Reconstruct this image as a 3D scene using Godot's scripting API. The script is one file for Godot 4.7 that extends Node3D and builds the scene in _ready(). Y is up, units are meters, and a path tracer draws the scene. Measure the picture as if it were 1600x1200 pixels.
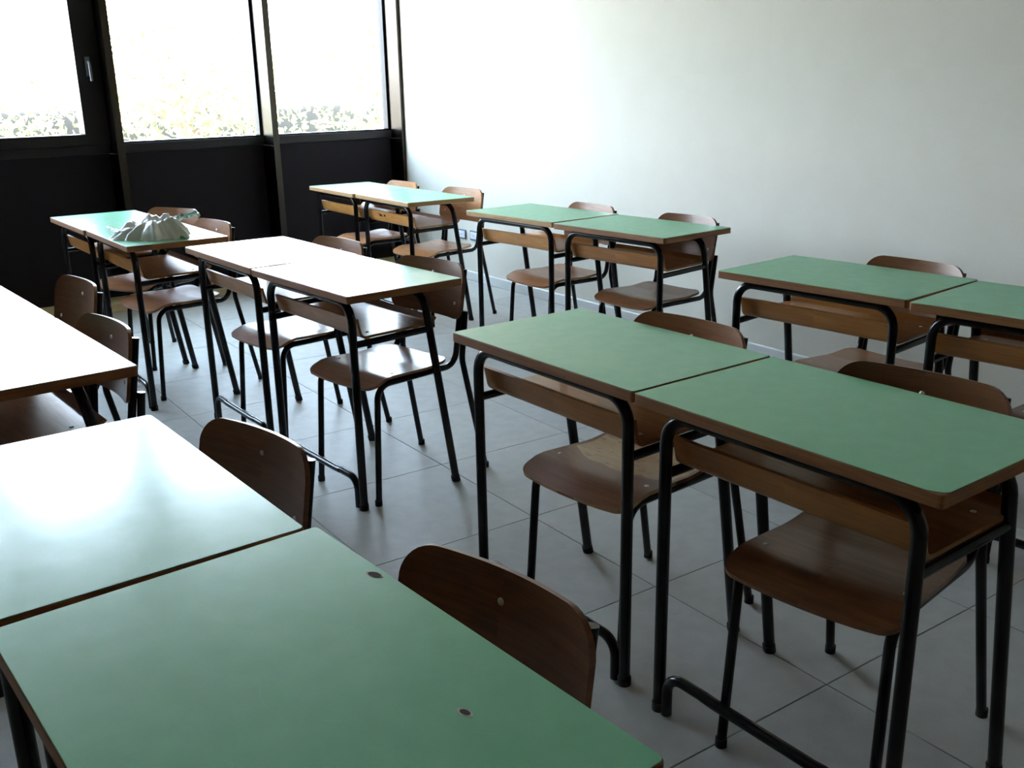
extends Node3D
# A classroom: pairs of green school desks with plywood chairs, a ribbon of windows on the left, a white wall behind.
# World: x runs along the white wall away from the windows, z away from the white wall towards the camera, y up.

var M := {}
var used := {}
const WIN_O := Vector3(-0.846, 0.0, 0.405)     # where the window wall meets the white wall
const WIN_TURN := 6.0                            # the window wall is not quite square to the white wall
const WZ := 0.405                                # face of the white wall
const X1 := 8.4
const Z1 := 7.6
const CEIL := 3.0

# ------------------------------------------------------------------ naming
func numbered(called: String) -> String:
	if not used.has(called):
		used[called] = 0
		return called
	used[called] += 1
	return "%s_%03d" % [called, used[called]]

func thing(called: String, label: String, category: String, at: Vector3, turn: float, group := "") -> Node3D:
	var o := Node3D.new()
	o.name = numbered(called)
	add_child(o)
	o.position = at
	o.rotation.y = turn
	tag(o, label, category, group)
	return o

func tag(o: Node, label: String, category: String, group := "") -> void:
	o.set_meta("label", label)
	o.set_meta("category", category)
	if group != "":
		o.set_meta("group", group)

func struct_node(called: String, label := "") -> Node3D:
	var o := Node3D.new()
	o.name = called
	add_child(o)
	o.set_meta("kind", "structure")
	if label != "":
		o.set_meta("label", label)
	return o

func inst(called: String, mesh: Mesh, mat: Material, parent: Node, at := Vector3.ZERO) -> MeshInstance3D:
	var o := MeshInstance3D.new()
	o.name = called
	o.mesh = mesh
	o.material_override = mat
	parent.add_child(o, true)
	o.position = at
	return o

# ------------------------------------------------------------------ shapes
func nst() -> SurfaceTool:
	var st := SurfaceTool.new()
	st.begin(Mesh.PRIMITIVE_TRIANGLES)
	return st

func v3(st: SurfaceTool, p: Vector3, n: Vector3, uv: Vector2) -> void:
	st.set_normal(n)
	st.set_uv(uv)
	st.add_vertex(p)

func tri(st: SurfaceTool, a: Vector3, b: Vector3, c: Vector3, outward: Vector3) -> void:
	var n := (b - a).cross(c - a)
	if n.length() < 1e-14:
		return
	n = n.normalized()
	if n.dot(outward) < 0.0:
		n = -n
		var k := b
		b = c
		c = k
	for p in [a, c, b]:
		v3(st, p, n, Vector2(p.x, p.z))

func fillet(pts: Array, rad: float, steps := 6) -> Array:
	var out := [pts[0]]
	for i in range(1, pts.size() - 1):
		var p: Vector3 = pts[i]
		var a: Vector3 = (pts[i - 1] - p)
		var b: Vector3 = (pts[i + 1] - p)
		var ang := a.angle_to(b)
		if ang > 3.10:
			out.append(p)
			continue
		var cut: float = min(rad / tan(ang * 0.5), min(a.length(), b.length()) * 0.48)
		var r: float = cut * tan(ang * 0.5)
		a = a.normalized()
		b = b.normalized()
		var c: Vector3 = p + (a + b).normalized() * (r / sin(ang * 0.5))
		var s: Vector3 = p + a * cut - c
		var e: Vector3 = p + b * cut - c
		for k in steps + 1:
			out.append(c + s.slerp(e, float(k) / steps))
	out.append(pts[-1])
	return out

func tube(st: SurfaceTool, pts: Array, r: float, sides := 12, squash := 1.0, up := Vector3.UP) -> void:
	var n := pts.size()
	var rings := []
	var side := Vector3.ZERO
	var tans := []
	for i in n:
		var t: Vector3
		if i == 0:
			t = pts[1] - pts[0]
		elif i == n - 1:
			t = pts[n - 1] - pts[n - 2]
		else:
			t = (pts[i + 1] - pts[i]).normalized() + (pts[i] - pts[i - 1]).normalized()
		t = t.normalized()
		tans.append(t)
		if i == 0:
			side = t.cross(up if absf(t.dot(up)) < 0.95 else Vector3(0.3, 0.1, 1.0).normalized()).normalized()
		else:
			side = (side - t * side.dot(t)).normalized()
		var other := side.cross(t).normalized()
		var ring := []
		for k in sides:
			var a := TAU * k / sides
			ring.append([pts[i] + (side * cos(a) + other * sin(a) * squash) * r, (side * cos(a) * squash + other * sin(a)).normalized()])
		rings.append(ring)
	var along := 0.0
	for i in n - 1:
		var step: float = pts[i].distance_to(pts[i + 1])
		for k in sides:
			var l := (k + 1) % sides
			var u0 := float(k) / sides
			var u1 := float(k + 1) / sides
			var q := [[rings[i][k], Vector2(u0, along)], [rings[i][l], Vector2(u1, along)], [rings[i + 1][l], Vector2(u1, along + step)], [rings[i + 1][k], Vector2(u0, along + step)]]
			for j in [0, 1, 2, 0, 2, 3]:
				v3(st, q[j][0][0], q[j][0][1], q[j][1])
		along += step
	for e in [0, n - 1]:
		var nn: Vector3 = -tans[0] if e == 0 else tans[e]
		for k in sides:
			tri(st, pts[e], rings[e][k][0], rings[e][(k + 1) % sides][0], nn)

func ball(st: SurfaceTool, c: Vector3, axis: Vector3, r: float, h: float, sides := 12) -> void:
	# a domed rivet or screw head standing on the plane through c
	var s := axis.cross(Vector3(0.31, 0.5, 0.81)).normalized()
	var o := axis.cross(s).normalized()
	var prev := []
	for i in 5:
		var a := PI * 0.5 * i / 4.0
		var ring := []
		for k in sides:
			var b := TAU * k / sides
			var d := s * cos(b) + o * sin(b)
			ring.append([c + d * r * cos(a) + axis * h * sin(a), (d * cos(a) * h + axis * sin(a) * r).normalized()])
		if i > 0:
			for k in sides:
				var l := (k + 1) % sides
				for x in [prev[k], ring[l], prev[l], prev[k], ring[k], ring[l]]:
					v3(st, x[0], x[1], Vector2(x[0].x, x[0].z))
		prev = ring

func round_rect(hx: float, hz: float, r: float, steps := 4) -> PackedVector2Array:
	var out := PackedVector2Array()
	for q in [[1, 1, 0], [-1, 1, 1], [-1, -1, 2], [1, -1, 3]]:
		for k in steps + 1:
			var a: float = (q[2] + float(k) / steps) * PI * 0.5
			out.append(Vector2(q[0] * (hx - r) + cos(a) * r, q[1] * (hz - r) + sin(a) * r))
	return out

func slab(st: SurfaceTool, poly: PackedVector2Array, y0: float, y1: float, bev: float, tf := Transform3D.IDENTITY) -> void:
	# a convex outline in x and z, raised from y0 to y1, its edges broken by bev
	var n := poly.size()
	var inset := PackedVector2Array()
	for i in n:
		var a := (poly[i] - poly[(i + n - 1) % n]).normalized()
		var b := (poly[(i + 1) % n] - poly[i]).normalized()
		if a.length() < 0.5:
			a = b
		if b.length() < 0.5:
			b = a
		var nor := (Vector2(-a.y, a.x) + Vector2(-b.y, b.x)).normalized()
		inset.append(poly[i] + nor * bev)
	var rings := []
	for lv in [[y0, inset], [y0 + bev, poly], [y1 - bev, poly], [y1, inset]]:
		var ring := []
		for p in lv[1]:
			ring.append(tf * Vector3(p.x, lv[0], p.y))
		rings.append(ring)
	var mid := tf * Vector3(0, (y0 + y1) * 0.5, 0)
	for j in 3:
		for i in n:
			var k := (i + 1) % n
			var away: Vector3 = (rings[j][i] + rings[j][k] + rings[j + 1][i] + rings[j + 1][k]) * 0.25 - mid
			var pa: Vector2 = poly[i]
			var pb: Vector2 = poly[k]
			var e := pb - pa
			if e.length() < 1e-7:
				continue
			away = tf.basis * Vector3(e.y, 0, -e.x).normalized() + tf.basis.y * (float(j) - 1.0)
			tri(st, rings[j][i], rings[j][k], rings[j + 1][k], away)
			tri(st, rings[j][i], rings[j + 1][k], rings[j + 1][i], away)
	for i in range(1, n - 1):
		tri(st, rings[0][0], rings[0][i], rings[0][i + 1], -tf.basis.y)
		tri(st, rings[3][0], rings[3][i], rings[3][i + 1], tf.basis.y)

func rect(hx: float, hz: float) -> PackedVector2Array:
	return PackedVector2Array([Vector2(hx, hz), Vector2(-hx, hz), Vector2(-hx, -hz), Vector2(hx, -hz)])

func box(st: SurfaceTool, a: Vector3, b: Vector3, bev := 0.002) -> void:
	var c := (a + b) * 0.5
	slab(st, rect(absf(b.x - a.x) * 0.5, absf(b.z - a.z) * 0.5), minf(a.y, b.y), maxf(a.y, b.y), bev, Transform3D(Basis.IDENTITY, Vector3(c.x, 0, c.z)))

func box_mesh(a: Vector3, b: Vector3, bev := 0.002) -> ArrayMesh:
	var st := nst()
	box(st, a, b, bev)
	return st.commit()

# a bent sheet of plywood: f(u, v) gives its middle, u and v from -1 to 1
func sheet(f: Callable, us: Array, vs: Array, thick: float) -> ArrayMesh:
	var st := nst()
	var nu := us.size()
	var nv := vs.size()
	var top := []
	var bot := []
	var nor := []
	for j in nv:
		for i in nu:
			var u: float = us[i]
			var v: float = vs[j]
			var e := 0.01
			var du: Vector3 = f.call(u + e, v) - f.call(u - e, v)
			var dv: Vector3 = f.call(u, minf(v + e, 0.985)) - f.call(u, minf(v + e, 0.985) - 2.0 * e)
			var n := dv.cross(du).normalized()
			var p: Vector3 = f.call(u, v)
			nor.append(n)
			top.append(p + n * thick * 0.5)
			bot.append(p - n * thick * 0.5)
	var uvat := func(i: int, j: int) -> Vector2: return Vector2(us[i] * 0.5 + 0.5, vs[j] * 0.5 + 0.5)
	for j in nv - 1:
		for i in nu - 1:
			var c := [[i, j], [i + 1, j], [i + 1, j + 1], [i, j + 1]]
			for k in [0, 1, 2, 0, 2, 3]:
				var id: int = c[k][1] * nu + c[k][0]
				v3(st, top[id], nor[id], uvat.call(c[k][0], c[k][1]))
			for k in [0, 2, 1, 0, 3, 2]:
				var id2: int = c[k][1] * nu + c[k][0]
				v3(st, bot[id2], -nor[id2], uvat.call(c[k][0], c[k][1]))
	var rim := []
	for i in nu:
		rim.append(i)
	for j in range(1, nv):
		rim.append(j * nu + nu - 1)
	for i in range(nu - 2, -1, -1):
		rim.append((nv - 1) * nu + i)
	for j in range(nv - 2, 0, -1):
		rim.append(j * nu)
	var mid := Vector3.ZERO
	for p in top:
		mid += p
	mid /= top.size()
	for i in rim.size():
		var a: int = rim[i]
		var b: int = rim[(i + 1) % rim.size()]
		var away: Vector3 = (top[a] + top[b]) * 0.5 - mid
		tri(st, top[a], top[b], bot[b], away)
		tri(st, top[a], bot[b], bot[a], away)
	return st.commit()

func spread(edge: float, inner: int, corner: int) -> Array:
	# sample points from -1 to 1, denser within edge of either end
	var out := []
	for k in corner:
		out.append(-1.0 + edge * (1.0 - cos(PI * 0.5 * k / corner)))
	for k in inner + 1:
		out.append(lerpf(-1.0 + edge, 1.0 - edge, float(k) / inner))
	for k in range(corner - 1, -1, -1):
		out.append(1.0 - edge * (1.0 - cos(PI * 0.5 * k / corner)))
	return out

# ------------------------------------------------------------------ materials
func noise(seed_: int, freq: float, oct := 4) -> FastNoiseLite:
	var n := FastNoiseLite.new()
	n.seed = seed_
	n.noise_type = FastNoiseLite.TYPE_SIMPLEX_SMOOTH
	n.frequency = freq
	n.fractal_octaves = oct
	return n

func wood_image(seed_: int, a: Color, b: Color, size := 512) -> ImageTexture:
	var img := Image.create(size, size, false, Image.FORMAT_RGB8)
	var n1 := noise(seed_, 0.012)
	var n2 := noise(seed_ + 7, 0.05, 2)
	for y in size:
		for x in size:
			var wave := n1.get_noise_2d(x * 0.22, y * 1.4)
			var ring := 0.5 + 0.5 * sin((y * 0.06 + wave * 9.0))
			var fine := n2.get_noise_2d(x * 0.06, y * 3.2)
			var t := clampf(0.45 + wave * 0.5 + (ring - 0.5) * 0.30 + fine * 0.45, 0.0, 1.0)
			img.set_pixel(x, y, a.lerp(b, t))
	img.generate_mipmaps()
	return ImageTexture.create_from_image(img)

func mottle_image(seed_: int, a: Color, b: Color, freq: float, grit: float, size := 512, sx := 1.0, sy := 1.0) -> ImageTexture:
	var img := Image.create(size, size, false, Image.FORMAT_RGB8)
	var n1 := noise(seed_, freq)
	var n2 := noise(seed_ + 3, 0.35, 2)
	for y in size:
		for x in size:
			var t := clampf(0.5 + n1.get_noise_2d(x * sx, y * sy) * 0.8 + n2.get_noise_2d(x, y) * grit, 0.0, 1.0)
			img.set_pixel(x, y, a.lerp(b, t))
	img.generate_mipmaps()
	return ImageTexture.create_from_image(img)

# gloss of the laminate: rubbed and smeared by hands and sponges
func scratched_image(seed_: int, a: Color, b: Color) -> ImageTexture:
	# melamine laminate: faint mottling and a few pale hair scratches
	var img := mottle_image(seed_, a, b, 0.012, 0.35).get_image()
	img.clear_mipmaps()
	var rng := RandomNumberGenerator.new()
	rng.seed = seed_ * 31
	var pale := Color8(176, 214, 190)
	for k in 9:
		var p := Vector2(rng.randf() * 512.0, rng.randf() * 512.0)
		var d := Vector2.RIGHT.rotated(rng.randf() * TAU)
		var bend := rng.randf_range(-0.02, 0.02)
		var strength := rng.randf_range(0.10, 0.32)
		for i in rng.randi_range(14, 70):
			p += d
			d = d.rotated(bend)
			var x := posmod(int(p.x), 512)
			var y := posmod(int(p.y), 512)
			img.set_pixel(x, y, img.get_pixel(x, y).lerp(pale, strength))
	img.generate_mipmaps()
	return ImageTexture.create_from_image(img)

func smear_image(seed_: int, lo: float, hi: float, size := 512) -> ImageTexture:
	var img := Image.create(size, size, false, Image.FORMAT_L8)
	var n1 := noise(seed_, 0.010)
	var n2 := noise(seed_ + 5, 0.03, 3)
	for y in size:
		for x in size:
			var a := n1.get_noise_2d(x * 1.0 + y * 0.35, y * 2.1 - x * 0.3)
			var b := n2.get_noise_2d(x * 0.35 + y * 0.12, y * 2.4)
			var t := clampf(0.5 + a * 0.35 + b * 0.20, 0.0, 1.0)
			var v := lerpf(lo, hi, t)
			img.set_pixel(x, y, Color(v, v, v))
	img.generate_mipmaps()
	return ImageTexture.create_from_image(img)

# varnish worn away from the middle of one seat, down to pale wood with its own ragged outline
func worn_seat_image(size := 512) -> ImageTexture:
	var img := Image.create(size, size, false, Image.FORMAT_RGB8)
	var n1 := noise(41, 0.012)
	var n2 := noise(48, 0.05, 2)
	var n3 := noise(50, 0.02, 3)
	for y in size:
		for x in size:
			var wave := n1.get_noise_2d(x * 0.22, y * 1.4)
			var fine := n2.get_noise_2d(x * 0.06, y * 3.2)
			var t := clampf(0.5 + wave * 0.5 + fine * 0.5, 0.0, 1.0)
			var c := Color8(116, 76, 48).lerp(Color8(146, 100, 66), t)
			var w := Color8(176, 138, 92).lerp(Color8(198, 162, 114), t)
			var px := float(x) / size * 2.0 - 1.0
			var py := float(y) / size
			var edge := 0.60 - 0.10 * px * px + n3.get_noise_2d(x * 0.25, y * 0.25) * 0.03
			var side := 0.93 + n3.get_noise_2d(x * 0.25 + 90, y * 0.25) * 0.05
			if py < edge and absf(px) < side:
				c = w
				if py > edge - 0.035:
					c = Color8(132, 94, 62)
				elif n3.get_noise_2d(x * 0.5 + 300, y * 2.0) > 0.42:
					c = Color8(156, 120, 80)
			img.set_pixel(x, y, c)
	img.generate_mipmaps()
	return ImageTexture.create_from_image(img)

func mat(color: Color, rough: float, metal := 0.0, spec := 0.5) -> StandardMaterial3D:
	var m := StandardMaterial3D.new()
	m.albedo_color = color
	m.roughness = rough
	m.metallic = metal
	m.metallic_specular = spec
	return m

func tex_mat(t: Texture2D, rough: float, scale_: float, world := false) -> StandardMaterial3D:
	var m := mat(Color.WHITE, rough)
	m.albedo_texture = t
	m.uv1_triplanar = true
	m.uv1_world_triplanar = world
	m.uv1_scale = Vector3.ONE * scale_
	return m

func make_materials() -> void:
	M.tube = mat(Color8(12, 11, 13), 0.24, 0.0, 0.4)
	M.rubber = mat(Color8(18, 18, 18), 0.8)
	M.steel = mat(Color8(226, 226, 222), 0.30, 0.55)
	# laminate
	var lam_rough := smear_image(5, 0.19, 0.255)
	M.lam = []
	for i in 3:
		var m := tex_mat(scratched_image(11 + i, [Color8(128, 196, 154), Color8(132, 198, 158), Color8(124, 193, 150)][i], [Color8(134, 201, 160), Color8(138, 203, 164), Color8(130, 198, 156)][i]), 1.0, 2.2)
		m.metallic_specular = 0.75
		m.roughness_texture = lam_rough
		m.roughness_texture_channel = BaseMaterial3D.TEXTURE_CHANNEL_RED
		M.lam.append(m)
	M.edge = tex_mat(wood_image(21, Color8(132, 88, 50), Color8(168, 116, 68)), 0.5, 2.0)
	M.edge_pale = tex_mat(wood_image(22, Color8(172, 132, 84), Color8(198, 160, 108)), 0.5, 2.0)
	M.tray = [tex_mat(wood_image(31, Color8(150, 97, 46), Color8(182, 126, 68)), 0.29, 2.0), tex_mat(wood_image(32, Color8(184, 124, 62), Color8(210, 154, 88)), 0.30, 2.0)]
	M.ply = [
		tex_mat(wood_image(41, Color8(112, 74, 48), Color8(144, 99, 66)), 0.29, 2.2),
		tex_mat(wood_image(42, Color8(138, 90, 58), Color8(170, 119, 80)), 0.29, 2.2),
		tex_mat(wood_image(43, Color8(170, 118, 76), Color8(204, 152, 106)), 0.30, 2.2)]
	var w := mat(Color.WHITE, 0.34)
	w.albedo_texture = worn_seat_image()
	M.worn = w
	M.core = mat(Color8(40, 26, 18), 0.9)
	M.chip = mat(Color8(190, 176, 158), 0.9)
	# room
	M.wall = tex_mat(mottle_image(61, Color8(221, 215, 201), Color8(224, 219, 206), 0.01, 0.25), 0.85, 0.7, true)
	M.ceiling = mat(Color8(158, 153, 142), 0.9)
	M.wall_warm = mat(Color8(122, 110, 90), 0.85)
	M.base = mat(Color8(222, 222, 218), 0.42)
	M.base_cream = mat(Color8(206, 190, 152), 0.55)
	M.grout = mat(Color8(96, 92, 88), 0.9)
	M.tile = []
	for i in 4:
		M.tile.append(tex_mat(mottle_image(71 + i, [Color8(168, 166, 160), Color8(171, 169, 163), Color8(166, 164, 159), Color8(170, 167, 160)][i], [Color8(178, 176, 170), Color8(180, 178, 172), Color8(176, 174, 169), Color8(178, 176, 169)][i], 0.02, 0.5), 0.50, 1.1, true))
		M.tile[i].metallic_specular = 0.35
	M.bronze = mat(Color8(62, 57, 52), 0.22, 1.0)
	M.frame = mat(Color8(30, 26, 28), 0.4, 0.0, 0.35)
	M.panel = mat(Color8(28, 23, 28), 0.6, 0.0, 0.25)
	M.gasket = mat(Color8(16, 15, 17), 0.7)
	M.handle = mat(Color8(120, 122, 128), 0.35, 0.6)
	var g := mat(Color(0.95, 0.98, 0.97, 0.06), 0.0)
	g.transparency = BaseMaterial3D.TRANSPARENCY_ALPHA
	M.glass = g
	M.socket = mat(Color8(228, 230, 232), 0.4)
	M.socket_frame = mat(Color8(92, 104, 122), 0.5)
	M.hole = mat(Color8(28, 28, 30), 0.8)
	var b := mat(Color8(246, 247, 247), 0.28)
	b.backlight = Color(0.85, 0.85, 0.85)
	M.bag = b
	M.ink = mat(Color8(14, 13, 16), 0.6)
	# outside
	M.ground = tex_mat(mottle_image(81, Color8(100, 98, 93), Color8(122, 119, 112), 0.02, 0.4), 1.0, 0.1, true)
	M.bark = mat(Color8(112, 94, 74), 0.9)
	M.leaf = []
	for i in 3:
		var l := mat([Color8(132, 146, 78), Color8(146, 156, 92), Color8(120, 138, 70)][i], 0.7)
		l.backlight = Color(0.7, 0.8, 0.35)
		M.leaf.append(l)

# ------------------------------------------------------------------ desk
const DW := 0.349      # half length of a desk top
const DD := 0.225      # half depth
const DH := 0.760
const LX := 0.292      # legs
const FZ := 0.182      # front legs

func desk_leg(s: float, front: bool) -> ArrayMesh:
	var st := nst()
	var ty := DH - 0.026 - 0.0145
	if front:
		tube(st, fillet([Vector3(s * LX, 0.012, FZ), Vector3(s * LX, ty, FZ), Vector3(s * 0.12, ty, FZ)], 0.065, 7), 0.0140, 14)
	else:
		tube(st, fillet([Vector3(s * LX, 0.012, -0.208), Vector3(s * LX, ty, -0.100), Vector3(s * 0.12, ty, -0.100)], 0.065, 7), 0.0140, 14)
	return st.commit()

var desk_meshes := {}

func make_desk_meshes() -> void:
	var d := desk_meshes
	var st := nst()
	slab(st, round_rect(DW, DD, 0.008), DH - 0.026, DH - 0.0012, 0.0016)
	d.top = st.commit()
	st = nst()
	slab(st, round_rect(DW - 0.0012, DD - 0.0012, 0.008), DH - 0.0014, DH, 0.0005)
	d.laminate = st.commit()
	# the same sheet with one corner broken off
	st = nst()
	var hx := DW - 0.0012
	var hz := DD - 0.0012
	slab(st, PackedVector2Array([Vector2(hx, hz - 0.020), Vector2(hx - 0.006, hz - 0.010), Vector2(hx - 0.020, hz - 0.003), Vector2(hx - 0.032, hz), Vector2(-hx, hz), Vector2(-hx, -hz), Vector2(hx, -hz)]), DH - 0.0014, DH, 0.0005)
	d.laminate_cut = st.commit()
	for s in [-1.0, 1.0]:
		d["leg_f%d" % s] = desk_leg(s, true)
		d["leg_r%d" % s] = desk_leg(s, false)
		st = nst()
		tube(st, [Vector3(s * LX, 0.0, FZ), Vector3(s * LX, 0.022, FZ)], 0.0162, 12)
		d["foot_f%d" % s] = st.commit()
		st = nst()
		tube(st, [Vector3(s * LX, 0.0, -0.210), Vector3(s * LX, 0.022, -0.2045)], 0.0162, 12)
		d["foot_r%d" % s] = st.commit()
		st = nst()
		tube(st, [Vector3(s * LX, 0.583, FZ), Vector3(s * LX, 0.590, -0.1215)], 0.0115, 10)
		d["rail%d" % s] = st.commit()
	st = nst()
	ball(st, Vector3.ZERO, Vector3.UP, 0.006, 0.003)
	d.screw = st.commit()
	var ty := DH - 0.026 - 0.0145
	st = nst()
	tube(st, [Vector3(-0.125, ty, FZ), Vector3(0.125, ty, FZ)], 0.0139, 14)
	d.bar_f = st.commit()
	st = nst()
	tube(st, [Vector3(-0.125, ty, -0.100), Vector3(0.125, ty, -0.100)], 0.0139, 14)
	d.bar_r = st.commit()
	# under the top, two flat lugs that the top is screwed to
	# foot rest: a bent tube between the front feet, its middle pressed flat
	st = nst()
	tube(st, fillet([Vector3(-0.264, 0.004, FZ + 0.004), Vector3(-0.264, 0.108, FZ + 0.004), Vector3(-0.15, 0.108, FZ + 0.004)], 0.045, 6), 0.0125, 12)
	tube(st, [Vector3(-0.155, 0.108, FZ + 0.004), Vector3(-0.125, 0.106, FZ + 0.004), Vector3(0.125, 0.106, FZ + 0.004), Vector3(0.155, 0.108, FZ + 0.004)], 0.0142, 12, 0.86)
	tube(st, fillet([Vector3(0.264, 0.004, FZ + 0.004), Vector3(0.264, 0.108, FZ + 0.004), Vector3(0.15, 0.108, FZ + 0.004)], 0.045, 6), 0.0125, 12)
	d.footrest = st.commit()
	# book tray: one sheet of plywood, bent up in front and turned up a little behind
	var prof := fillet([Vector3(0, 0.626, -0.150), Vector3(0, 0.607, -0.128), Vector3(0, 0.602, 0.148), Vector3(0, 0.666, 0.161)], 0.020, 5)
	var lens := [0.0]
	for i in range(1, prof.size()):
		lens.append(lens[-1] + prof[i].distance_to(prof[i - 1]))
	var total: float = lens[-1]
	var f := func(u: float, v: float) -> Vector3:
		var t := (v * 0.5 + 0.5) * total
		var i := 1
		while i < prof.size() - 1 and lens[i] < t:
			i += 1
		var k: float = (t - lens[i - 1]) / (lens[i] - lens[i - 1])
		var p: Vector3 = prof[i - 1].lerp(prof[i], k)
		return Vector3(u * 0.290, p.y, p.z)
	var vs := []
	for l in lens:
		vs.append(l / total * 2.0 - 1.0)
	d.tray = sheet(f, [-1.0, -0.5, 0.0, 0.5, 1.0], vs, 0.009)

func desk(key: String, x: float, z: float, deg: float, label: String, lam: int, tray: int, edge: Material, cut := false) -> Node3D:
	var d := desk_meshes
	var t := thing("school_desk", label, "desk", Vector3(x, 0, z), deg_to_rad(deg), "green school desks in pairs")
	var top := inst("tabletop", d.top, edge, t)
	inst("laminate_sheet", d.laminate_cut if cut else d.laminate, M.lam[lam], top).set_meta("label", "green laminate sheet")
	for s in [-1.0, 1.0]:
		for w in ["f", "r"]:
			var l := inst("leg", d["leg_%s%d" % [w, s]], M.tube, t)
			inst("rubber_foot", d["foot_%s%d" % [w, s]], M.rubber, l)
		inst("side_rail", d["rail%d" % s], M.tube, t)
	inst("crossbar", d.bar_f, M.tube, t)
	inst("crossbar", d.bar_r, M.tube, t)
	inst("footrest", d.footrest, M.tube, t)
	var tr := inst("book_tray", d.tray, M.tray[tray], t)
	tr.set_meta("label", "bent plywood book tray under the top")
	for s in [-1.0, 1.0]:
		for p in [Vector3(s * 0.245, 0.6070, 0.10), Vector3(s * 0.245, 0.6100, -0.08)]:
			inst("screw", d.screw, M.steel, tr, p)
	return t

# ------------------------------------------------------------------ chair
var chair_meshes := {}

func make_chair_meshes() -> void:
	var d := chair_meshes
	var st: SurfaceTool
	for s in [-1.0, 1.0]:
		# one tube each side: front leg, seat rail, upright of the back
		st = nst()
		tube(st, fillet([Vector3(s * 0.170, 0.010, 0.178), Vector3(s * 0.163, 0.425, 0.150), Vector3(s * 0.163, 0.424, -0.205), Vector3(s * 0.168, 0.765, -0.262)], 0.055, 7), 0.0110, 12)
		d["side%d" % s] = st.commit()
		st = nst()
		tube(st, fillet([Vector3(s * 0.186, 0.010, -0.320), Vector3(s * 0.168, 0.440, -0.236), Vector3(s * 0.170, 0.615, -0.2585)], 0.12, 6), 0.0110, 12)
		d["rear%d" % s] = st.commit()
		for w in [["f", Vector3(s * 0.170, 0, 0.179)], ["r", Vector3(s * 0.1863, 0, -0.322)]]:
			st = nst()
			tube(st, [w[1], w[1] + Vector3(0, 0.02, 0)], 0.0130, 12)
			d["foot_%s%d" % [w[0], s]] = st.commit()
	for w in [["bar_f", 0.085], ["bar_r", -0.125]]:
		st = nst()
		tube(st, [Vector3(-0.163, 0.422, w[1]), Vector3(0.163, 0.422, w[1])], 0.0085, 10)
		d[w[0]] = st.commit()
	# seat
	var prof := fillet([Vector3(0, 0.452, -0.172), Vector3(0, 0.440, -0.060), Vector3(0, 0.447, 0.120), Vector3(0, 0.418, 0.196)], 0.10, 6)
	var lens := [0.0]
	for i in range(1, prof.size()):
		lens.append(lens[-1] + prof[i].distance_to(prof[i - 1]))
	var total: float = lens[-1]
	var seat := func(u: float, v: float) -> Vector3:
		var t := (v * 0.5 + 0.5) * total
		var i := 1
		while i < prof.size() - 1 and lens[i] < t:
			i += 1
		var k: float = (t - lens[i - 1]) / maxf(lens[i] - lens[i - 1], 1e-6)
		var p: Vector3 = prof[i - 1].lerp(prof[i], k)
		var hw := lerpf(0.176, 0.190, clampf(t / total, 0.0, 1.0))
		var r := 0.042
		var de := minf(t, total - t)
		if de < r:
			hw = hw - r + sqrt(maxf(r * r - (r - de) * (r - de), 0.0))
		var bow := 0.008 * (1.0 - u * u) * smoothstep(0.0, 0.3, t / total)      # the front edge bows forward
		return Vector3(u * hw, p.y + 0.004 * u * u * u * u, p.z + bow)
	d.seat = sheet(seat, [-1.0, -0.9, -0.75, -0.5, -0.25, 0.0, 0.25, 0.5, 0.75, 0.9, 1.0], spread(0.22, 10, 7), 0.010)
	# back
	var back := func(u: float, v: float) -> Vector3:
		var h := 0.196
		var t := (v * 0.5 + 0.5) * h
		var hw := 0.193
		var r := 0.062 if v > 0.0 else 0.040
		var de := minf(t, h - t)
		if de < r:
			hw = hw - r + sqrt(maxf(r * r - (r - de) * (r - de), 0.0))
		var x := u * hw
		return Vector3(x, 0.590 + t, -0.2110 - t * 0.175 - 0.030 * (1.0 - (x / 0.19) * (x / 0.19)))
	d.back = sheet(back, [-1.0, -0.85, -0.7, -0.5, -0.3, -0.1, 0.1, 0.3, 0.5, 0.7, 0.85, 1.0], spread(0.55, 5, 8), 0.010)
	# rivet heads
	st = nst()
	ball(st, Vector3.ZERO, Vector3.UP, 0.0065, 0.0035)
	d.rivet = st.commit()
	st = nst()
	ball(st, Vector3.ZERO, Vector3(0, 0.17, 0.985), 0.0065, 0.0040)
	d.back_rivet = st.commit()
	d.seat_spots = [Vector3(-0.150, 0.4475, -0.120), Vector3(0.150, 0.4475, -0.120), Vector3(-0.152, 0.4510, 0.075), Vector3(0.152, 0.4510, 0.075)]
	d.back_spots = []
	for p in [Vector2(0.0, 0.738), Vector2(0.150, 0.645), Vector2(-0.150, 0.645)]:
		var c: float = -0.2110 - (p.y - 0.590) * 0.175 - 0.030 * (1.0 - (p.x / 0.19) * (p.x / 0.19)) + 0.0048
		d.back_spots.append(Vector3(p.x, p.y, c))

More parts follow.
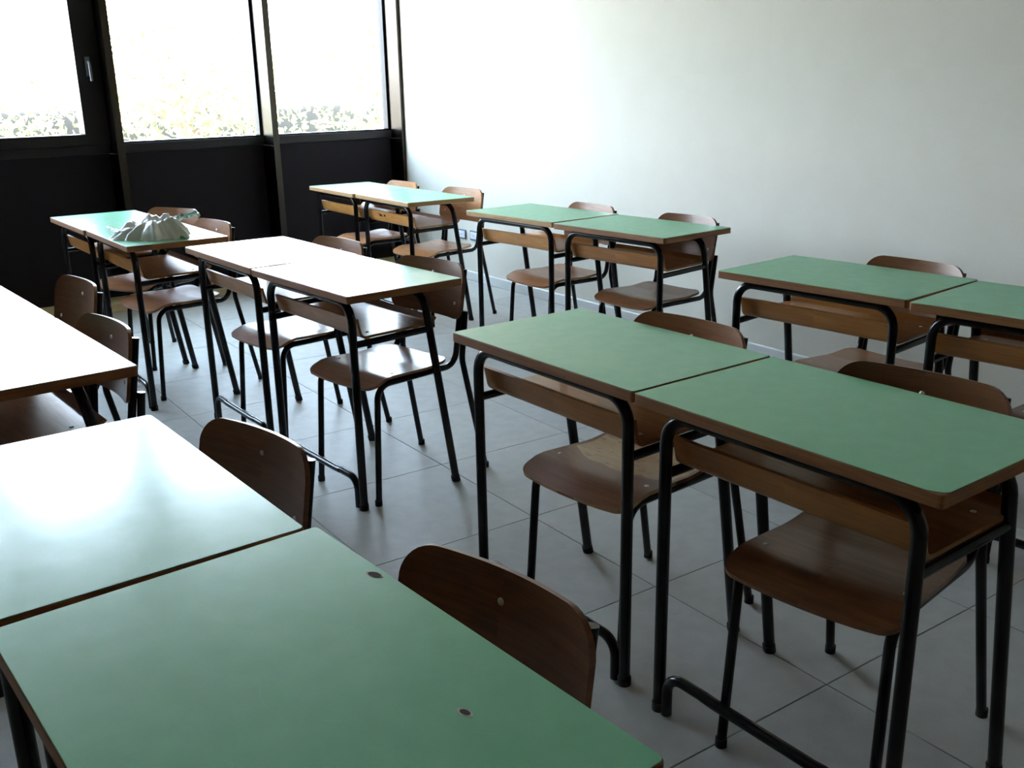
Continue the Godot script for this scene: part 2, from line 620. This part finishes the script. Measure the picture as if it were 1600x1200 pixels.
func chair(x: float, z: float, deg: float, label: String, ply: int, worn := false, size := 1.0) -> Node3D:
	var d := chair_meshes
	var t := thing("school_chair", label, "chair", Vector3(x, 0, z), deg_to_rad(deg), "plywood school chairs")
	t.scale = Vector3.ONE * size
	for s in [-1.0, 1.0]:
		var a := inst("side_frame", d["side%d" % s], M.tube, t)
		a.set_meta("label", "black bent tube of front leg, seat rail and upright")
		inst("rubber_foot", d["foot_f%d" % s], M.rubber, a)
		var b := inst("rear_leg", d["rear%d" % s], M.tube, t)
		inst("rubber_foot", d["foot_r%d" % s], M.rubber, b)
	inst("crossbar", d.bar_f, M.tube, t)
	inst("crossbar", d.bar_r, M.tube, t)
	var seat := inst("seat", d.seat, M.worn if worn else M.ply[ply], t)
	for p in d.seat_spots:
		inst("rivet", d.rivet, M.steel, seat, p)
	var back := inst("backrest", d.back, M.ply[ply], t)
	for p in d.back_spots:
		inst("rivet", d.back_rivet, M.steel, back, p)
	return t

# ------------------------------------------------------------------ room
func build_floor() -> void:
	var fl := struct_node("floor", "grey square floor tiles with thin joints")
	inst("joint_bed", box_mesh(Vector3(-1.6, -0.25, WZ - 0.35), Vector3(X1 + 0.2, -0.0022, Z1 + 0.2), 0.0), M.grout, fl)
	var px := 0.5985
	var g := 0.0014
	var rng := RandomNumberGenerator.new()
	rng.seed = 5
	var cache := {}
	for i in range(-5, 13):
		for j in range(-4, 10):
			var a := Vector2(1.400 + i * px, 2.5262 + j * px)
			var b := a + Vector2(px, px)
			a = Vector2(maxf(a.x, -1.05), maxf(a.y, WZ - 0.1))
			b = Vector2(minf(b.x, X1 + 0.1), minf(b.y, Z1 + 0.1))
			if b.x - a.x < 0.02 or b.y - a.y < 0.02:
				continue
			var w := (b.x - a.x) * 0.5 - g
			var h := (b.y - a.y) * 0.5 - g
			var key := "%.3f_%.3f" % [w, h]
			if not cache.has(key):
				var st := nst()
				slab(st, rect(w, h), -0.012, 0.0, 0.0012)
				cache[key] = st.commit()
			inst("tile", cache[key], M.tile[rng.randi() % 4], fl, Vector3((a.x + b.x) * 0.5, 0, (a.y + b.y) * 0.5))

func build_shell() -> void:
	var w := struct_node("wall_back", "plain off-white painted wall")
	inst("plaster", box_mesh(Vector3(-1.25, -0.25, WZ - 0.25), Vector3(X1 + 0.2, CEIL + 0.2, WZ), 0.0), M.wall, w)
	w = struct_node("wall_right")
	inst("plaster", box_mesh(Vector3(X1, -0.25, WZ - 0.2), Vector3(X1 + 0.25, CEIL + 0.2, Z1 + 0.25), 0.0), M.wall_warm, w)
	w = struct_node("wall_front")
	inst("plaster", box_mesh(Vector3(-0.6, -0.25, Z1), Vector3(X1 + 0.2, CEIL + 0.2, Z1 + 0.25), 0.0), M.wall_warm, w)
	w = struct_node("ceiling")
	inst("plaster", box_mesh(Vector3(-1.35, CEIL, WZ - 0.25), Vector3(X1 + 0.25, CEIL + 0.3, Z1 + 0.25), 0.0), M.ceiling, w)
	w = struct_node("baseboard_back", "low pale skirting along the off-white wall")
	var st := nst()
	box(st, Vector3(-0.83, 0.0, WZ - 0.002), Vector3(X1, 0.068, WZ + 0.016), 0.004)
	inst("skirting", st.commit(), M.base, w)

func build_window_wall() -> void:
	# local frame: x into the room (0 = face of the mullions), y up, z along the wall from the corner
	var root := struct_node("wall_left", "dark window wall of panels and deep mullions")
	root.transform = Transform3D(Basis(Vector3.UP, deg_to_rad(WIN_TURN)), WIN_O)
	var D := -0.18
	var sill := 1.070
	var head := 2.76
	var length := 4.52
	var mull := []
	mull.append([-0.02, 0.030])
	for k in 4:
		mull.append([1.106 + k * 1.119, 1.106 + k * 1.119 + 0.048])
	# mullions run from floor to ceiling
	for m in mull:
		inst("mullion", box_mesh(Vector3(D - 0.05, 0.0, m[0]), Vector3(0.0, CEIL, m[1]), 0.003), M.bronze, root)
	for k in 4:
		var a: float = mull[k][1]
		var b: float = mull[k + 1][0]
		inst("parapet_panel", box_mesh(Vector3(D - 0.08, 0.0, a), Vector3(D + 0.006, sill - 0.062, b), 0.0), M.panel, root)
		inst("sill_rail", box_mesh(Vector3(D - 0.07, sill - 0.060, a), Vector3(D + 0.030, sill, b), 0.004), M.frame, root)
		inst("head_panel", box_mesh(Vector3(D - 0.08, head, a), Vector3(D + 0.012, CEIL, b), 0.0), M.panel, root)
	inst("plinth", box_mesh(Vector3(D + 0.006, 0.0, 0.01), Vector3(0.075, 0.050, length), 0.004), M.base_cream, root)
	# windows
	var n := 0
	for k in 4:
		n += 1
		var a: float = mull[k][1]
		var b: float = mull[k + 1][0]
		var win := struct_node("window_%d" % n)
		win.transform = root.transform
		var sash: bool = k % 3 == 2           # every third light opens: a heavy sash frame
		var t := 0.150 if sash else 0.016
		var bt := 0.070 if sash else 0.012
		var x0 := D - 0.055
		var x1 := D + (0.055 if sash else 0.012)
		var st := nst()
		box(st, Vector3(x0, sill, a), Vector3(x1, sill + bt, b), 0.003)
		box(st, Vector3(x0, head - bt, a), Vector3(x1, head, b), 0.003)
		box(st, Vector3(x0, sill + bt, a), Vector3(x1, head - bt, a + t), 0.003)
		box(st, Vector3(x0, sill + bt, b - t), Vector3(x1, head - bt, b), 0.003)
		inst("window_frame", st.commit(), M.frame, win)
		inst("pane", box_mesh(Vector3(D - 0.030, sill + bt - 0.004, a + t - 0.004), Vector3(D - 0.026, head - bt + 0.004, b - t + 0.004), 0.0), M.glass, win)
		if sash:
			st = nst()
			box(st, Vector3(x1, 1.50, a + 0.064), Vector3(x1 + 0.012, 1.62, a + 0.092), 0.003)
			tube(st, fillet([Vector3(x1 + 0.008, 1.585, a + 0.078), Vector3(x1 + 0.045, 1.585, a + 0.078), Vector3(x1 + 0.047, 1.470, a + 0.078)], 0.02, 5), 0.009, 10)
			inst("handle", st.commit(), M.handle, win).set_meta("label", "grey lever handle")
	# solid end of the wall beyond the last window
	inst("end_wall", box_mesh(Vector3(-0.35, -0.2, mull[-1][1]), Vector3(0.0, CEIL, mull[-1][1] + 3.2), 0.0), M.wall, root)

func outlet(x: float, y: float, w: float, h: float, label: String) -> void:
	var t := thing("wall_outlet", label, "outlet", Vector3(x, y, WZ), 0.0, "")
	var st := nst()
	var up := Transform3D(Basis(Vector3.RIGHT, Vector3.BACK, Vector3.DOWN), Vector3.ZERO)
	slab(st, round_rect(w * 0.5, h * 0.5, 0.005), 0.0, 0.008, 0.0015, up)
	inst("frame", st.commit(), M.socket_frame, t)
	st = nst()
	slab(st, round_rect(w * 0.5 - 0.010, h * 0.5 - 0.010, 0.004), 0.0, 0.012, 0.0015, up)
	var c := inst("cover", st.commit(), M.socket, t)
	st = nst()
	for k in [-1.0, 0.0, 1.0]:
		ball(st, Vector3(k * 0.011, 0, 0.0119), Vector3.BACK, 0.0028, 0.0004, 8)
	inst("socket_holes", st.commit(), M.hole, c)

# ------------------------------------------------------------------ the bag on the desk
func build_bag() -> void:
	var t := thing("plastic_bag", "crumpled white plastic bag lying on a green desk by the windows", "bag", Vector3(1.655, DH + 0.0005, 3.095), deg_to_rad(52.0))
	# a thin film thrown down in a heap: sharp creases along the borders of a cellular field, low at the rim
	var cell := FastNoiseLite.new()
	cell.seed = 12
	cell.noise_type = FastNoiseLite.TYPE_CELLULAR
	cell.cellular_return_type = FastNoiseLite.RETURN_DISTANCE2
	cell.frequency = 1.0
	var n1 := noise(90, 1.0, 2)
	var nx := 76
	var nz := 52
	var pts := []
	var inside := []
	for j in nz + 1:
		for i in nx + 1:
			var u := (float(i) / nx * 2.0 - 1.0) * 1.25
			var v := (float(j) / nz * 2.0 - 1.0) * 1.25
			var a := atan2(v, u)
			var edge := 0.92 + 0.24 * n1.get_noise_2d(cos(a) * 1.9, sin(a) * 1.9) 
			var m := clampf((edge - sqrt(u * u + v * v)) / 0.44, -1.0, 1.0)
			var x := u * 0.180
			var z := v * 0.125
			var c1 := cell.get_noise_2d(x * 8.0 + z * 4.0, z * 9.0 + 0.4) + 1.0
			var c2 := cell.get_noise_2d(x * 27.0 + 5.0, z * 27.0 + x * 9.0) + 1.0
			var big := n1.get_noise_2d(x * 7.0 + 4.0, z * 7.0)
			var k := pow(clampf(m, 0.0, 1.0), 0.6)
			var h := k * (0.026 + 0.030 * big + 0.022 * (x / 0.18) - 0.012 * (z / 0.12) + 0.040 * c1 + 0.034 * c2)
			pts.append(Vector3(x + 0.02 * (c2 - 0.5) * k, maxf(h, 0.0) + 0.0006, z + 0.012 * (c1 - 0.5) * k))
			inside.append(m > -0.16)
	var st := nst()
	for j in nz:
		for i in nx:
			var q := [j * (nx + 1) + i, j * (nx + 1) + i + 1, (j + 1) * (nx + 1) + i + 1, (j + 1) * (nx + 1) + i]
			if not (inside[q[0]] and inside[q[1]] and inside[q[2]] and inside[q[3]]):
				continue
			for k in [0, 1, 2, 0, 2, 3]:
				st.set_smooth_group(0)
				st.add_vertex(pts[q[k]])
	st.index()
	st.generate_normals()
	inst("bag_body", st.commit(), M.bag, t)
	# two handle loops: thin folded flaps, one standing up behind, one lying out to the side
	var flap := func(path: Array, wide: Array, sd: int) -> ArrayMesh:
		var nn := noise(sd, 7.0, 2)
		var f := func(u: float, v: float) -> Vector3:
			var t2 := (v * 0.5 + 0.5) * (path.size() - 1)
			var i := mini(int(t2), path.size() - 2)
			var kk: float = t2 - i
			var c: Vector3 = path[i].lerp(path[i + 1], kk)
			var wv: Vector3 = wide[i].lerp(wide[i + 1], kk)
			var wob := nn.get_noise_2d(u * 0.35 + 2.0, v * 0.5) * 0.020
			return c + wv * u + Vector3(0.0, absf(wob) * 0.9, wob)
		var us := []
		var vs := []
		for k in 9:
			us.append(-1.0 + k / 4.0)
		for k in 15:
			vs.append(-1.0 + k / 7.0)
		return sheet(f, us, vs, 0.0012)
	inst("bag_handle", flap.call([Vector3(0.05, 0.050, -0.02), Vector3(0.09, 0.070, -0.05), Vector3(0.13, 0.082, -0.07), Vector3(0.185, 0.092, -0.085)], [Vector3(0.01, 0.012, 0.055), Vector3(0.0, 0.012, 0.050), Vector3(0.0, 0.012, 0.042), Vector3(0.0, 0.014, 0.030)], 3), M.bag, t)
	inst("bag_handle", flap.call([Vector3(-0.06, 0.034, 0.00), Vector3(-0.13, 0.022, 0.010), Vector3(-0.17, 0.026, 0.0), Vector3(-0.215, 0.040, -0.01)], [Vector3(0.01, 0.014, 0.060), Vector3(0.012, 0.008, 0.050), Vector3(0.008, 0.006, 0.040), Vector3(0.008, 0.004, 0.024)], 4), M.bag, t)

# ------------------------------------------------------------------ outside
func build_outside() -> void:
	var g := struct_node("ground", "sunlit paved yard outside the windows")
	inst("yard", box_mesh(Vector3(-90, -3.6, -60), Vector3(-1.6, -3.4, 70), 0.0), M.ground, g)
	var rng := RandomNumberGenerator.new()
	rng.seed = 77
	var leaf := nst()
	for q in [[0.0, 0.35], [1.2, -0.3]]:
		var b := Basis(Vector3(0.2, 1, 0.1).normalized(), q[0]) * Basis(Vector3.RIGHT, q[1])
		var c := [Vector3(-0.06, 0, 0), Vector3(0, 0.01, -0.045), Vector3(0.14, 0, 0), Vector3(0, 0.01, 0.045)]
		for k in [0, 1, 2, 0, 2, 3]:
			leaf.set_normal(b.y)
			leaf.set_uv(Vector2.ZERO)
			leaf.add_vertex(b * c[k])
	var leaf_mesh := leaf.commit()
	# [x, z, crown height, crown radius, kind, label]
	var spots := [
		[-15.0, -7.5, 2.4, 2.7, 0, "broad sunlit tree outside beyond the last window by the white wall"],
		[-13.0, -1.6, 2.9, 2.3, 1, "tall pale tree outside beyond the middle window"],
		[-19.0, 2.2, 1.2, 2.6, 2, "low wide tree standing farther off behind the pale tree"],
		[-20.0, -14.0, 3.0, 3.4, 1, "large loose tree farthest out beyond the white wall end"],
		[-18.0, 9.5, 1.0, 2.6, 0, "low bushy tree outside the window with the handle"],
	]
	for s in spots:
		var t := thing("tree", s[5], "tree", Vector3(s[0], -3.4, s[1]), 0.0, "trees outside the windows")
		var st := nst()
		var top: float = s[2] + 3.4
		tube(st, [Vector3(0, 0, 0), Vector3(0.1, top * 0.4, 0.05), Vector3(-0.05, top * 0.8, 0.1), Vector3(0.05, top * 1.1, 0.0)], 0.17, 8)
		inst("trunk", st.commit(), M.bark, t)
		st = nst()
		var tips := []
		for k in 16:
			var a := TAU * k / 16.0 + rng.randf() * 0.5
			var h := top * rng.randf_range(0.45, 0.95)
			var r: float = s[3] * rng.randf_range(0.55, 0.95)
			var tip := Vector3(cos(a) * r, h + r * rng.randf_range(0.1, 0.7), sin(a) * r)
			tube(st, [Vector3(0, h, 0), Vector3(cos(a) * r * 0.5, h + r * 0.22, sin(a) * r * 0.5), tip], 0.035, 6)
			tips.append(tip)
			tips.append(Vector3(cos(a) * r * 0.5, h + r * 0.25, sin(a) * r * 0.5))
		inst("branches", st.commit(), M.bark, t)
		var mm := MultiMesh.new()
		mm.transform_format = MultiMesh.TRANSFORM_3D
		mm.mesh = leaf_mesh
		var count := 4200
		mm.instance_count = count
		for k in count:
			var c: Vector3 = tips[rng.randi() % tips.size()]
			var o: Vector3 = Vector3(rng.randfn(), rng.randfn() * 0.7, rng.randfn()) * float(s[3]) * 0.20
			var b := Basis.from_euler(Vector3(rng.randf() * TAU, rng.randf() * TAU, rng.randf() * TAU)).scaled(Vector3.ONE * rng.randf_range(0.45, 1.0))
			mm.set_instance_transform(k, Transform3D(b, c + o))
		var mi := MultiMeshInstance3D.new()
		mi.name = "foliage"
		mi.multimesh = mm
		mi.material_override = M.leaf[s[4]]
		mi.set_meta("kind", "stuff")
		t.add_child(mi)

# ------------------------------------------------------------------ scene
func _ready() -> void:
	# camera
	var cam := Camera3D.new()
	cam.name = "camera"
	add_child(cam)
	var yaw := deg_to_rad(-55.573)
	var pit := deg_to_rad(16.861)
	var rol := deg_to_rad(-1.124)
	var fwd := Vector3(sin(yaw) * cos(pit), -sin(pit), -cos(yaw) * cos(pit))
	var rgt := Vector3(cos(yaw), 0, sin(yaw))
	var upv := rgt.cross(fwd)
	var r2 := rgt * cos(rol) + upv * sin(rol)
	var u2 := -rgt * sin(rol) + upv * cos(rol)
	cam.transform = Transform3D(Basis(r2, u2, -fwd), Vector3(6.2465, 1.3812, 4.2821))
	cam.fov = 42.851
	cam.near = 0.05
	cam.far = 200.0
	cam.current = true
	# sky and exposure
	var env := Environment.new()
	var sky := Sky.new()
	var sm := ProceduralSkyMaterial.new()
	sm.sky_top_color = Color(0.77, 0.89, 1.0)
	sm.sky_horizon_color = Color(0.94, 0.97, 1.0)
	sm.ground_horizon_color = Color(0.94, 0.97, 1.0)
	sm.ground_bottom_color = Color(0.5, 0.5, 0.45)
	sm.sky_curve = 0.2
	sm.sun_angle_max = 1.0
	sm.sky_energy_multiplier = 5.0
	sky.sky_material = sm
	env.background_mode = Environment.BG_SKY
	env.sky = sky
	env.tonemap_mode = Environment.TONE_MAPPER_LINEAR
	env.tonemap_exposure = 0.82
	env.sdfgi_enabled = true
	env.ssao_enabled = true
	env.ssil_enabled = true
	var we := WorldEnvironment.new()
	we.name = "world_environment"
	we.environment = env
	add_child(we)
	# the sun stands behind the building: it lights the yard and the trees, not the room
	var sun := DirectionalLight3D.new()
	sun.name = "sun"
	add_child(sun)
	sun.look_at_from_position(Vector3.ZERO, Vector3(-0.62, -0.70, -0.35), Vector3.UP)
	sun.light_color = Color(1.0, 0.95, 0.86)
	sun.light_energy = 88.0
	sun.light_angular_distance = 0.6
	sun.shadow_enabled = true

	make_materials()
	build_floor()
	build_shell()
	build_window_wall()
	make_desk_meshes()
	make_chair_meshes()

	# [desk key, x, z, degrees, laminate, tray, edge, label]
	var wall_row := " along the white wall"
	var mid_row := " in the middle row"
	var out_row := ", farthest from the white wall"
	var desks := [
		["F1", 0.203, 1.333, -0.9, 0, 1, 1, "green school desk, window-side half of the pair nearest the windows" + wall_row],
		["F2", 0.909, 1.329, -0.5, 1, 1, 1, "green school desk with ink scribble on its tray" + wall_row + ", by the windows"],
		["G1", 2.128, 1.258, 4.0, 0, 1, 1, "green school desk, window-side half of the middle pair" + wall_row],
		["G2", 2.847, 1.218, 5.2, 2, 0, 0, "green school desk, inner half of the middle pair" + wall_row],
		["H1", 4.210, 1.533, 5.4, 2, 0, 0, "green school desk, window-side half of the pair farthest from windows" + wall_row],
		["H2", 4.919, 1.478, 6.6, 0, 0, 0, "green school desk, inner half of the pair farthest from windows" + wall_row],
		["E1", 0.815, 3.080, 1.9, 1, 0, 0, "green school desk, window-side half of the pair with a bag" + mid_row],
		["E2", 1.515, 3.050, 1.5, 0, 0, 0, "green school desk with the white plastic bag on it"],
		["D1", 2.383, 2.833, 2.4, 2, 0, 0, "green school desk, window-side half of the middle pair" + mid_row],
		["D2", 3.092, 2.797, 4.6, 0, 0, 0, "green school desk, inner half of the middle pair" + mid_row],
		["A1", 4.405, 2.741, 1.87, 1, 0, 0, "green school desk, window-side half of pair farthest from windows" + mid_row],
		["A2", 5.111, 2.723, 1.84, 2, 0, 0, "green school desk with a chipped laminate corner" + mid_row],
		["C1", 2.838, 4.043, 4.3, 0, 0, 0, "green school desk, window-side half of the window-side pair" + out_row],
		["C2", 3.540, 3.991, 4.2, 1, 0, 0, "green school desk, inner half of window-side pair" + out_row],
		["B1", 4.632, 4.027, 2.9, 0, 0, 0, "green school desk with a smeared top" + out_row],
		["B2", 5.340, 3.966, 4.5, 2, 0, 0, "green school desk with two small holes in its top" + out_row],
	]
	var by_key := {}
	for a in desks:
		by_key[a[0]] = desk(a[0], a[1], a[2], a[3], a[7], a[4], a[5], [M.edge, M.edge_pale][a[6]], a[0] == "A2")
	var chairs := [
		["F1", 0.300, 1.309, 4.2, 2, "pale plywood chair at window-side desk of the pair nearest the windows" + wall_row],
		["F2", 1.011, 1.255, 9.6, 2, "pale plywood chair beside the wall outlets, at the desk with ink scribble"],
		["G1", 2.211, 1.231, 0.6, 1, "brown plywood chair at window-side desk of the middle pair" + wall_row],
		["G2", 2.898, 1.197, 3.1, 0, "brown plywood chair at inner desk of the middle pair" + wall_row],
		["H1", 4.290, 1.500, 0.0, 0, "brown plywood chair at window-side desk of pair farthest from windows" + wall_row],
		["H2", 5.010, 1.440, 8.0, 0, "brown plywood chair at inner desk of pair farthest from windows" + wall_row],
		["E1", 0.890, 2.960, 29.0, 1, "brown plywood chair turned askew behind the desk pair with the bag"],
		["E2", 1.490, 2.995, 8.5, 1, "brown plywood chair pushed under the desk with the plastic bag"],
		["D1", 2.485, 2.795, 9.0, 1, "shiny plywood chair at window-side desk of the middle pair" + mid_row],
		["D2", 3.195, 2.755, 11.0, 0, "brown plywood chair at inner desk of the middle pair" + mid_row],
		["A1", 4.460, 2.718, 5.8, 1, "plywood chair whose seat varnish is worn pale" + mid_row],
		["A2", 5.141, 2.692, 9.2, 0, "dark plywood chair at the desk with a chipped corner" + mid_row],
		["C1", 2.750, 3.885, 7.0, 0, "brown plywood chair pulled out from window-side desk" + out_row],
		["C2", 3.470, 3.960, 8.0, 0, "brown plywood chair at inner desk of window-side pair" + out_row],
		["B1", 4.530, 3.910, 13.0, 0, "brown plywood chair at the desk with a smeared top" + out_row],
		["B2", 5.290, 3.860, 12.0, 0, "brown plywood chair at the desk with two small holes" + out_row],
	]
	for a in chairs:
		chair(a[1], a[2], a[3], a[5], a[4], a[0] == "A1", 0.95 if a[0][0] == "B" else 1.0)

	# marks on single desks
	var b2: Node3D = by_key["B2"]
	for h in [[Vector3(5.165, DH, 3.770), 0.011, 0.0055, 0.3], [Vector3(5.493, DH, 3.833), 0.007, 0.004, 0.2]]:
		var p: Vector3 = b2.transform.affine_inverse() * h[0]
		var poly := PackedVector2Array()
		var rim := PackedVector2Array()
		for k in 12:
			var a := TAU * k / 12.0
			poly.append(Vector2(cos(a) * h[1], sin(a) * h[2]))
			rim.append(Vector2(cos(a) * (h[1] + 0.0025) + 0.002 * cos(3.0 * a), sin(a) * (h[2] + 0.002)))
		var st := nst()
		slab(st, rim, -0.0003, 0.00025, 0.00005, Transform3D(Basis(Vector3.UP, h[3]), p))
		var c := inst("chipped_rim", st.commit(), M.chip, b2)
		st = nst()
		slab(st, poly, -0.0003, 0.0005, 0.00005, Transform3D(Basis(Vector3.UP, h[3]), p))
		inst("screw_hole", st.commit(), M.core, c)
	var f2: Node3D = by_key["F2"]
	var ink := nst()
	for s in [[-0.16, 0.650, -0.135, 0.640], [-0.155, 0.636, -0.13, 0.650], [-0.14, 0.634, -0.118, 0.646], [-0.128, 0.648, -0.112, 0.634], [-0.088, 0.650, -0.074, 0.636], [-0.09, 0.638, -0.07, 0.648]]:
		var z0: float = 0.148 + (s[1] - 0.602) * 0.2 + 0.0050
		var z1: float = 0.148 + (s[3] - 0.602) * 0.2 + 0.0050
		tube(ink, [Vector3(s[0], s[1], z0), Vector3(s[2], s[3], z1)], 0.0036, 6, 0.6)
	inst("ink_scribble", ink.commit(), M.ink, f2).set_meta("label", "black ink scribble on the tray front")

	outlet(-0.022, 0.335, 0.100, 0.070, "wall outlet plate nearer the windows, low on the white wall")
	outlet(0.142, 0.339, 0.112, 0.070, "wall outlet plate farther from the windows, low on the white wall")
	build_bag()
	build_outside()
